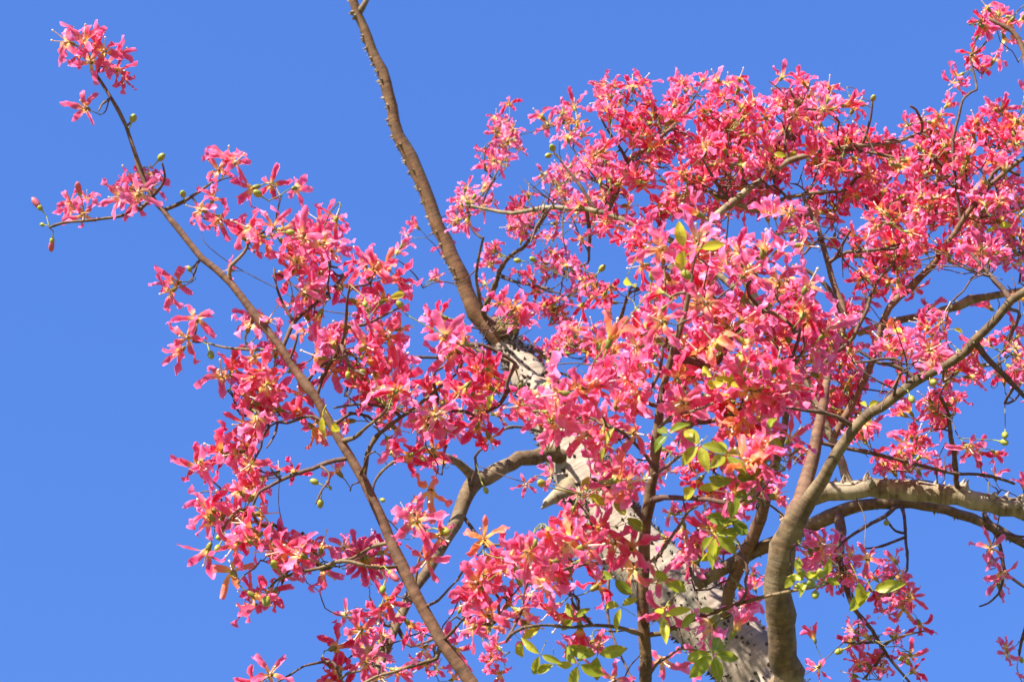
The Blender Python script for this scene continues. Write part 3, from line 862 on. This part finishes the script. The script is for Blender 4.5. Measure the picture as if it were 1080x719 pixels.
for gx, gy, gw, gh in GAPS:
    SKY |= ((ii * 3 + 1.5 - gx) / gw) ** 2 + ((jj * 3 + 1.5 - gy) / gh) ** 2 < 1
CELLCOV = np.zeros((24, 36))
CLM = np.repeat(np.repeat(CLUMP, 2, 0), 2, 1)[:24 * SUB, :36 * SUB]
for j in range(24 * Q):
    for i in range(36 * Q):
        if SKY[min(j * 2, 239), min(i * 2, 359)]: TAU[j, i] = 0
RNG = np.array(UP[:]), np.array(RIGHT[:]), np.array(FWD[:])
WOOD = np.full((24 * SUB, 36 * SUB), 0.0)      # depth of drawn wood seen at each sample; major limbs stored apart
MAJ = np.full((24 * SUB, 36 * SUB), 0.0)
for sx, sy, sd, sr, _p in SK:
    w2 = max(1, int(sr * FPX / sd / 3 + .5))
    a0, b0 = int(sy // 3), int(sx // 3)
    for aa in range(a0 - w2, a0 + w2 + 1):
        for bb in range(b0 - w2, b0 + w2 + 1):
            if 0 <= aa < 24 * SUB and 0 <= bb < 36 * SUB:
                WOOD[aa, bb] = max(WOOD[aa, bb], sd)
                if sr > .0125 and (sd < 9 or sx < 560) and not (640 < sx < 760 and sy < 500): MAJ[aa, bb] = max(MAJ[aa, bb], sd)
def footprint(V, M):
    Mn = np.array(M)
    W_ = V @ Mn[:3, :3].T + Mn[:3, 3] - np.array(CAM[:])
    d = W_ @ RNG[2]
    x = 540 + W_ @ RNG[1] / d * FPX; y = 359.5 - W_ @ RNG[0] / d * FPX
    k = (y // 3).astype(int) * (36 * SUB) + (x // 3).astype(int)
    k = k[(x >= 0) & (x < 1080) & (y >= 0) & (y < 720)]
    k = np.unique(k)
    return k // (36 * SUB), k % (36 * SUB)
def commit(V, M):
    a, b_ = footprint(V, M)
    new = ~COV[a, b_]
    np.add.at(CELLCOV, (a[new] // SUB, b_[new] // SUB), 1.0 / SUB / SUB)
    COV[a, b_] = True
def worth(V, M):
    a, b_ = footprint(V, M)
    if len(a) < 6: return -1
    dc = (Vector(M.translation) - CAM).dot(FWD)
    wd = WOOD[a, b_]
    hide = ((wd > dc - .02) & (wd < dc + 1.3)) | (MAJ[a, b_] > dc - .02)
    block = hide.mean() * 2.6
    new = ~COV[a, b_]
    a, b_ = a[new], b_[new]
    if len(a) == 0: return -1
    w_ = np.where(SKY[a, b_], -2.2, np.clip((T[a // SUB, b_ // SUB] * 1.12 * (.72 + .56 * CLM[a, b_]) - CELLCOV[a // SUB, b_ // SUB]) * 8, -1.6, 1))
    return w_.mean() - block
for x, y, d, s, ax in EXPL:
    add_flower(x, y, d, s, RIGHT * ax[0] + UP * ax[1] - FWD * ax[2] + Vector([random.uniform(-.15, .15) for _ in range(3)]), random.uniform(.1, .75), age=0.0)
    stamp(x, y, .062 * s * FPX / d)
DENS = 1.18
clusters = []
miss = 0
for it in range(6000):
    sc = TAU * DENS - .06
    k = int(np.argmax(sc * (.35 + .65 * rs.rand(*sc.shape))))
    j, i = divmod(k, 36 * Q)
    if sc[j, i] <= 0.0:
        break
    x = (i + rs.rand()) * 6; y = (j + rs.rand()) * 6
    d, bias = zone(x, y)
    dist = np.hypot(SKA[:, 0] - x, SKA[:, 1] - y) + np.abs(SKA[:, 2] - d) * 55
    kk = int(np.argmin(dist))
    if dist[kk] < 90:
        d = SKA[kk, 2] * .75 + d * .25
    d += (random.gauss(.13, .10) if random.random() < (.9 if x < 500 else .78) else random.gauss(-.12, .06)) if d > 5.05 else random.gauss(0, .13)
    rnd0 = random.gauss(bias, .2)
    n = random.choice((2, 3, 3, 4, 5))
    node = P(x, y, d)
    lean = ((-FWD * .35 if d < 7 else Vector((0, 0, .45))) + SUN_TO * .3 + Vector((random.gauss(0, .5), random.gauss(0, .5), random.gauss(0, .5))))
    ids = []
    for q in range(n):
        ok = False
        for attempt in range(5):
            s = random.uniform(.82, 1.15)
            ax = (Vector((random.gauss(0, 1), random.gauss(0, 1), random.gauss(0, 1))).normalized() + lean).normalized()
            p = node + ax * random.uniform(.045, .075) + Vector([random.uniform(-.02, .02) for _ in range(3)])
            ax = (ax + Vector([random.uniform(-.3, .3) for _ in range(3)])).normalized()
            fx, fy, fd = to_px(p)
            M = flower_matrix((p, ax, s))
            v = random.randrange(NV)
            if worth(FP[v], M) > .06:
                ok = True
                break
        if not ok: continue
        ids.append(len(flowers))
        add_flower(fx, fy, fd, s, ax, min(1, max(0, random.gauss(rnd0, .4))), v, M)
        stamp(fx, fy, .062 * s * FPX / fd)
    if ids: clusters.append((ids, node))
    else: stamp(x, y, 9, 2.2)
print('flowers', len(flowers))

groups = [c_[0] for c_ in clusters]
nodes = [c_[1] for c_ in clusters]
for j in range(len(EXPL)):
    groups.append([j]); nodes.append(flowers[j][0] - flowers[j][1] * .065)
print('groups', len(groups))

# twigs that carry them grow out of the limbs, nearest first
pts = [s[4] for s in SK]
PTS = np.array([p[:] for p in pts])
src = [-1] * len(pts)
NN = np.array([n[:] for n in nodes])
best = np.full(len(nodes), 1e9); bi = np.zeros(len(nodes), int)
def relax(start):
    global best, bi
    for a in range(start, len(PTS), 400):
        blk = PTS[a:a + 400]
        D = np.linalg.norm(NN[:, None, :] - blk[None, :, :], axis=2)
        k = D.argmin(axis=1); v = D[np.arange(len(NN)), k]
        m_ = v < best
        best[m_] = v[m_]; bi[m_] = k[m_] + a
relax(0)
done = np.zeros(len(nodes), bool)
edges = []          # (start point index, curve, end node)
extra = []
while not done.all():
    bb = np.where(done, 1e9, best)
    k = int(bb.argmin())
    done[k] = True
    a = Vector(PTS[bi[k]]); b_ = nodes[k]
    L = (b_ - a).length
    side = Vector((random.gauss(0, 1), random.gauss(0, 1), random.gauss(0, 1)))
    ax = (b_ - a).normalized() if L > 1e-6 else Vector((0, 0, 1))
    side = (side - ax * side.dot(ax)).normalized() * L * .13
    m1 = a.lerp(b_, .35) + side * random.uniform(.4, 1) + Vector((0, 0, -.02 * L))
    m2 = a.lerp(b_, .7) + side * random.uniform(-.5, .9) + Vector((random.uniform(-.02, .02), random.uniform(-.02, .02), random.uniform(-.02, .02))) * min(1, L * 4)
    cv = [a, m1, m2, b_]
    st = len(PTS)
    new = [m1, m2, b_]
    edges.append([bi[k], cv, st + 2, k])
    PTS = np.vstack([PTS, [n[:] for n in new]])
    src.extend([len(edges) - 1] * 3)
    relax(st)
# how many tips each twig feeds gives its thickness
load = [1] * len(edges)
for e in range(len(edges) - 1, -1, -1):
    s_ = src[edges[e][0]]
    if s_ >= 0:
        load[s_] += load[e]
tw = MB()
for e, (si, cv, ei, k) in enumerate(edges):
    r0 = .0021 * load[e] ** .42
    r1 = max(.0019, .0021 * max(1, load[e] - 1) ** .42 * .8)
    n = len(cv)
    sm = spline([(p, r0 + (r1 - r0) * i / (n - 1)) for i, p in enumerate(cv)], .03)
    tube(tw, sm, 6, 0 if random.random() < .75 else 1, .09, random.random(), True)
# bare crooked twiglets all through the far crown
crown = [q for q in SK if q[2] > 6.8 and q[3] < .03 and 0 < q[0] < 1080 and 0 < q[1] < 719 and T[int(q[1] // 30), int(q[0] // 30)] > .5]
for _ in range(130):
    q = random.choice(crown)
    p = q[4].copy()
    dr = (RIGHT * random.gauss(0, 1) + UP * random.gauss(.3, 1) - FWD * random.uniform(0, .5)).normalized()
    L_ = random.uniform(.12, .32)
    ex, ey, _d = to_px(p + dr * L_)
    if not (0 <= ex < 1080 and 0 <= ey < 719) or T[int(ey // 30), int(ex // 30)] < .5: continue
    k_ = random.choice((3, 4, 5))
    ps = [(p, .0040)]
    for q2 in range(1, k_ + 1):
        dr = (dr + Vector((random.gauss(0, .32), random.gauss(0, .32), random.gauss(0, .32)))).normalized()
        p = p + dr * L_ / k_
        ps.append((p.copy(), .0040 - .0025 * q2 / k_))
        if q2 < k_ and random.random() < .55:
            sd_ = (dr + Vector((random.gauss(0, .8), random.gauss(0, .8), random.gauss(0, .8)))).normalized()
            l2 = random.uniform(.04, .13)
            tube(tw, spline([(p.copy(), .0026), (p + sd_ * l2 * .5 + dr * .01, .0021), (p + sd_ * l2 + dr * .03, .0014)], .02), 5, 0, .1, random.random(), True)
    tube(tw, spline(ps, .02), 6, 0, .1, random.random(), True)
# flower stalks
for g_, nd in zip(groups, nodes):
    for j in g_:
        f = flowers[j]
        foot = f[0] - f[1] * .030 * f[2]
        m1 = nd.lerp(foot, .5) - f[1] * .012
        tube(tw, spline([(nd, .0019), (m1, .0017), (foot, .0016)], .02), 5, 2, 0, .5)
part('fine_twigs', tw.mesh('fine_twigs', [BARK_TWIG, BARK_OLIVE, CALYX]), kind='stuff')

def inview(f): return 8 < f[4] < 1072 and 8 < f[5] < 711
explicit = len(EXPL)
idx = sorted(range(len(flowers)), key=lambda i: -(flowers[i][2] / flowers[i][6] + (0.25 if i < explicit else 0)) if inview(flowers[i]) else 9)
big = set(idx[:100])
def tinted(mb, rnd, name, mats, age=0.0):
    c = MB(); c.v = mb.v; c.f = mb.f; c.m = mb.m
    c.a = [(a[0], rnd, a[2], age) for a in mb.a]
    return c.mesh(name, mats)
LEV = [0.0, .25, .5, .75, 1.0]
CORM = {}
COLM = [v[1].mesh('stamen', [COLUMN]) for v in VAR]
CALM = CALY.mesh('calyx', [CALYX])
FV = [(np.array([v[:] for v in c_.v]), c_.f, [a for a in c_.a]) for c_, _ in VAR]
CV = [(np.array([v[:] for v in s_.v]), s_.f, s_.a) for _, s_ in VAR]
KV = (np.array([v[:] for v in CALY.v]), CALY.f, CALY.a)
rest = MB()
def put(mb, data, M, mi, rnd=None, age=0.0):
    V, F, A = data
    Mn = np.array(M)
    W_ = V @ Mn[:3, :3].T + Mn[:3, 3]
    mb.add(W_.tolist(), F, mi, [(a[0], rnd if rnd is not None else a[1], a[2], age) for a in A])
for i, f in enumerate(flowers):
    M = f[8]; v = f[7]; age = f[9]
    if i in big:
        lv = min(range(5), key=lambda k: abs(LEV[k] - f[3]))
        ag = .6 if age > 0 else 0.0
        if (v, lv, ag) not in CORM:
            CORM[v, lv, ag] = tinted(VAR[v][0], LEV[lv], 'corolla', [PETAL], ag)
        o = link('flower', CORM[v, lv, ag], tree)
        o.matrix_local = Matrix.Translation(-BASE) @ M
        link('stamen', COLM[v], o)
        link('calyx', CALM, o)
    else:
        put(rest, FV[v], M, 0, f[3], age)
        put(rest, CV[v], M, 1)
        put(rest, KV, M, 2)
part('small_blossom', rest.mesh('small_blossom', [PETAL, COLUMN, CALYX]), kind='stuff')

# ------------------------------------------------------------------ buds
def bud_mesh(green):
    mb = MB()
    if green:
        lathe(mb, [(.002, 0), (.0075, .004), (.0100, .011), (.0098, .018), (.0070, .025), (.002, .029)], Matrix.Identity(4), 10, 0, .5, .03)
    else:
        lathe(mb, [(.002, 0), (.008, .003), (.0085, .012), (.0075, .016)], Matrix.Identity(4), 10, 0, .6, .03)
        lathe(mb, [(.0072, .010), (.0092, .022), (.0105, .034), (.0085, .045), (.003, .052)], Matrix.Identity(4), 10, 1, .5, .08)
    tube(mb, [(Vector((0, 0, -.03)), .0016), (Vector((.001, 0, -.012)), .0018), (Vector((0, 0, .002)), .003)], 6, 0, 0, .5)
    return mb.mesh('bud', [BUD, PINKBUD])
BG, BP = bud_mesh(True), bud_mesh(False)
BUDS = [(140, 126, 5.8, 1, (0, .9, .1), 1.1), (169, 167, 5.8, 1, (-.1, 1, 0), 1.0), (42, 219, 5.8, 0, (-.9, .55, .2), .95), (45, 237, 5.8, 1, (-1, -.1, .1), .7), (55, 254, 5.8, 0, (-.6, -.9, .2), .85), (84, 203, 5.8, 0, (-.2, .9, .2), .9),
 (222, 373, 5.6, 1, (-.2, -.6, .2), 1.0), (332, 508, 5.5, 1, (-.7, .4, .6), 1.1), (338, 530, 5.5, 1, (-.1, -1, .2), 1.0), (348, 514, 5.5, 1, (.6, -.3, .2), .6), (232, 566, 5.5, 1, (-.9, .1, .3), .9), (230, 577, 5.5, 1, (-.8, -.5, .3), .9),
 (281, 632, 5.4, 1, (0, -1, .2), 1.2), (290, 596, 5.4, 1, (-.2, .8, .4), 1.1), (273, 205, 5.7, 1, (.1, 1, .2), 1.1), (193, 205, 5.8, 1, (-.4, .6, .4), 1.1), (200, 284, 5.75, 1, (-.3, -.4, .3), .9), (305, 245, 5.6, 1, (.5, -.3, .4), .9),
 (422, 322, 5.3, 1, (.6, .3, .5), .8), (385, 320, 5.4, 1, (-.6, -.2, .5), .8), (382, 392, 5.5, 1, (.9, -.2, .2), 1.0), (367, 395, 5.5, 1, (0, -1, .2), 1.0), (380, 368, 5.5, 1, (.1, -.3, .9), 1.0),
 (500, 208, 8.6, 1, (.2, .8, .2), 1.1), (493, 214, 8.6, 1, (-.4, .6, .2), 1.1), (583, 157, 8.4, 1, (-.2, 1, .3), 1.4), (579, 164, 8.4, 1, (-.6, -.3, .3), 1.2), (921, 104, 8.2, 1, (.1, 1, .1), 1.5), (910, 110, 8.2, 1, (-.6, .4, .3), 1.3),
 (547, 275, 9.2, 1, (-.7, -.3, .4), 1.3), (563, 274, 9.2, 1, (.7, -.4, .4), 1.3), (688, 292, 4.6, 1, (-.9, .1, .4), 1.0), (722, 288, 4.6, 1, (.5, .6, .4), 1.1), (634, 284, 8.4, 1, (.9, .1, .3), 1.3), (670, 253, 8.4, 1, (-.5, .3, .3), 1.4),
 (1060, 458, 7.1, 1, (-.2, .5, .6), 1.2), (1058, 466, 7.1, 1, (-.7, -.1, .6), 1.2), (984, 403, 7.1, 1, (.1, .5, .7), 1.3), (961, 420, 7.1, 1, (-.7, -.3, .6), 1.2), (957, 697, 8.1, 1, (.8, .5, .4), 1.3), (951, 694, 8.1, 1, (0, .9, .4), 1.2),
 (886, 686, 8.1, 1, (-.7, -.3, .3), 1.3), (1077, 695, 8.0, 1, (0, -.6, .4), 1.2), (935, 551, 8.3, 1, (-.2, .6, .5), 1.3), (932, 16, 7.8, 1, (0, 1, 0), .8), (403, 527, 9.0, 1, (.2, -1, .2), 1.1), (512, 516, 8.9, 1, (.5, -.5, .4), 1.2), (572, 510, 5.2, 1, (.9, 0, .4), 1.1),
 (468, 560, 5.4, 1, (.3, -.4, .8), 1.3), (404, 620, 5.4, 1, (-.6, .3, .4), .9), (412, 604, 5.4, 0, (.2, -.8, .2), .9), (856, 615, 5.0, 1, (-.4, .5, .6), 1.1), (866, 605, 5.0, 1, (.1, .9, .5), 1.1), (846, 604, 5.0, 1, (-.5, .7, .5), 1.0), (860, 626, 5.0, 1, (.3, -.6, .6), 1.0), (843, 618, 5.0, 1, (-.8, .1, .6), .9)]
BUDS = [b_ for b_ in BUDS if b_[0] != 932]
stalks = MB()
for x, y, d, gr, ax, s in BUDS:
    p = P(x, y, d)
    # stand on the nearest wood
    best_p = min((q for q in pts), key=lambda q: (q - p).length)
    nd = min(nodes, key=lambda q: (q - p).length)
    if (nd - p).length < (best_p - p).length: best_p = nd
    if (best_p - p).length > .25:      # bring it to the depth of that wood
        p = P(x, y, to_px(best_p)[2])
    away = (p - best_p)
    A = ((RIGHT * ax[0] + UP * ax[1] - FWD * ax[2]).normalized() * .5 + away.normalized()).normalized()
    p = p - A * .010 * s
    M = frame_matrix(p, A, A.orthogonal(), s * min(1.0, max(.8, away.length / .05)))
    o = link('bud', BG if gr else BP, tree)
    o.matrix_local = Matrix.Translation(-BASE) @ M
    foot = p - A * .026 * s
    tube(stalks, spline([(best_p, .002), (best_p.lerp(foot, .6), .0018), (foot, .0016)], .02), 5, 0, 0, .4)
part('bud_stalks', stalks.mesh('bud_stalks', [CALYX]), kind='stuff')

# ------------------------------------------------------------------ leaves
def leaflet(mb, az, tilt, L, W, rnd, seed):
    r = random.Random(seed)
    n, m_ = 8, 4
    vs = []; at = []
    cr = r.uniform(.3, 1.1); tw = r.uniform(-.5, .5); fold = r.uniform(.2, .7)
    px_, pz = .006, 0.0
    a = tilt
    ca, sa = math.cos(az), math.sin(az)
    for i in range(n + 1):
        s = i / n
        a = tilt - cr * s
        if i:
            px_ += math.cos(a) * L / n; pz += math.sin(a) * L / n
        wd = max(.03, math.sin(math.pi * min(1, s * .96 + .02) ** .85))
        for j in range(m_ + 1):
            u = j / m_ * 2 - 1
            h = u * W * wd; up = fold * abs(u) * W * wd + .06 * W * math.sin(s * 14 + u)
            hx = h * math.cos(tw * s) - up * math.sin(tw * s); hy = h * math.sin(tw * s) + up * math.cos(tw * s)
            rr = px_ - math.sin(a) * hy; zz = pz + math.cos(a) * hy
            vs.append(Vector((ca * rr - sa * hx, sa * rr + ca * hx, zz)))
            at.append((s, rnd, j / m_, 1))
    k = m_ + 1
    mb.add(vs, [(i * k + j, i * k + j + 1, (i + 1) * k + j + 1, (i + 1) * k + j) for i in range(n) for j in range(m_)], 0, at)
def leaf_mesh(nl, rnd, seed):
    r = random.Random(seed)
    mb = MB()
    for k in range(nl):
        az = (k - (nl - 1) / 2) * (5.2 / max(nl, 1)) + r.uniform(-.2, .2)
        leaflet(mb, az, r.uniform(-.5, .35), r.uniform(.06, .085), r.uniform(.0125, .018), rnd + r.uniform(-.15, .15), seed * 9 + k)
    tube(mb, spline([(Vector((-.05, 0, -.02)), .0013), (Vector((-.02, 0, -.004)), .0012), (Vector((0.004, 0, 0)), .0014)], .015), 5, 0, 0, rnd)
    return mb.mesh('leaf', [LEAF])
LM = {}
# x, y, depth, leaflets, yellow, axis, scale
LEAVES = [(340, 438, 5.5, 1, .95, (.2, -.8, .6), .75), (350, 444, 5.5, 1, .8, (.5, -.7, .6), .6), (662, 290, 4.8, 1, .8, (-.5, -.8, .5), .8), (722, 262, 4.8, 2, 1.1, (-.5, .1, .9), .8), (738, 263, 4.8, 1, 1.1, (.7, 0, .8), .75),
 (738, 470, 4.8, 4, .5, (0, -.3, .9), .85), (705, 458, 4.8, 3, .1, (-.3, .3, .9), .7), (765, 480, 4.8, 4, .3, (.4, -.3, .9), .85), (775, 505, 4.8, 3, .15, (.2, -.6, .8), .9), (752, 398, 5.02, 3, .8, (-.3, -.5, .9), .6), (778, 390, 5.02, 3, .7, (.5, -.3, .8), .6), (765, 402, 5.05, 2, .9, (.1, -.9, .5), .6), (812, 455, 4.9, 2, .4, (.6, .1, .8), .8),
 (755, 565, 4.9, 5, .35, (.1, -.1, 1), .95), (762, 572, 4.9, 2, .7, (.5, -.5, .7), .8), (770, 548, 4.9, 3, .2, (.2, .5, .8), .8),
 (648, 610, 5.0, 2, .2, (-.3, -.5, .8), .7), (655, 640, 5.0, 3, .6, (-.1, .2, .9), .7), (700, 650, 4.95, 3, 1.0, (.4, .2, .9), .75), (630, 690, 5.0, 3, .4, (0, -.7, .7), .9), (610, 700, 5.0, 3, .4, (-.5, -.7, .6), .9), (752, 690, 4.9, 5, .35, (.1, -.5, .8), .95), (735, 515, 4.9, 2, .7, (.2, -.7, .6), .8),
 (920, 622, 7.3, 2, .45, (.3, -.3, .9), 1.35), (905, 612, 7.3, 1, .6, (.2, -.8, .5), 1.2), (870, 608, 5.0, 3, .5, (.2, .3, .9), .6), (850, 612, 5.0, 3, .6, (-.3, .3, .9), .6), (543, 595, 5.1, 1, .1, (.2, -.9, .5), .8), (550, 675, 5.2, 2, .9, (.4, -.2, .8), .7), (585, 700, 5.1, 2, .7, (0, -.8, .6), .7),
 (952, 352, 7.1, 1, 1.1, (-.2, .2, .9), .7), (1005, 347, 7.1, 1, 1.1, (.2, 0, 1), .6), (915, 430, 7.3, 3, .6, (.3, .2, .8), .7), (660, 545, 5.0, 2, .3, (.3, .4, .8), .7), (620, 520, 5.0, 2, .6, (.4, .3, .8), .7), (700, 615, 5.0, 1, .3, (.8, 0, .5), .8), (640, 470, 4.9, 2, .6, (-.5, .2, .8), .7),
 (520, 505 - 90, 5.2, 1, .9, (-.3, -.8, .4), .6), (590, 372, 9.0, 3, .5, (0, .2, .9), .8), (410, 315, 5.4, 1, .8, (.6, .2, .6), .6), (690, 600, 4.9, 1, .5, (.6, -.4, .6), .6), (605, 652, 5.1, 3, .3, (-.3, .4, .8), .6), (840, 560 + 45, 5.0, 2, .5, (-.6, .2, .8), .6),
 (1052, 240, 7.8, 2, .7, (0, .3, .9), .8), (830, 75 + 90, 8.2, 2, .6, (0, .3, .9), .8), (735, 645, 4.95, 2, .3, (.2, -.6, .8), .6), (570, 690, 5.1, 3, .5, (-.3, -.7, .6), .7)]
for x, y, d, nl, ye, ax, s in LEAVES:
    A = (RIGHT * ax[0] + UP * ax[1] - FWD * ax[2])
    key = (nl, round(ye, 1), random.randrange(3))
    if key not in LM: LM[key] = leaf_mesh(nl, ye, 50 + len(LM))
    p = P(x, y, d)
    # the leaf spreads in the plane that faces its axis, pointing along the axis' sideways part
    Z = (-FWD * .8 + Vector([random.uniform(-.5, .5) for _ in range(3)]) + SUN_TO * .3).normalized()
    Xd = RIGHT * ax[0] + UP * ax[1] + Vector([random.uniform(-.1, .1) for _ in range(3)])
    o = link('leaf', LM[key], tree)
    o.matrix_local = Matrix.Translation(-BASE) @ frame_matrix(p, Z, Xd, s * 1.12)
print('skeleton', len(SK), 'edges', len(edges))
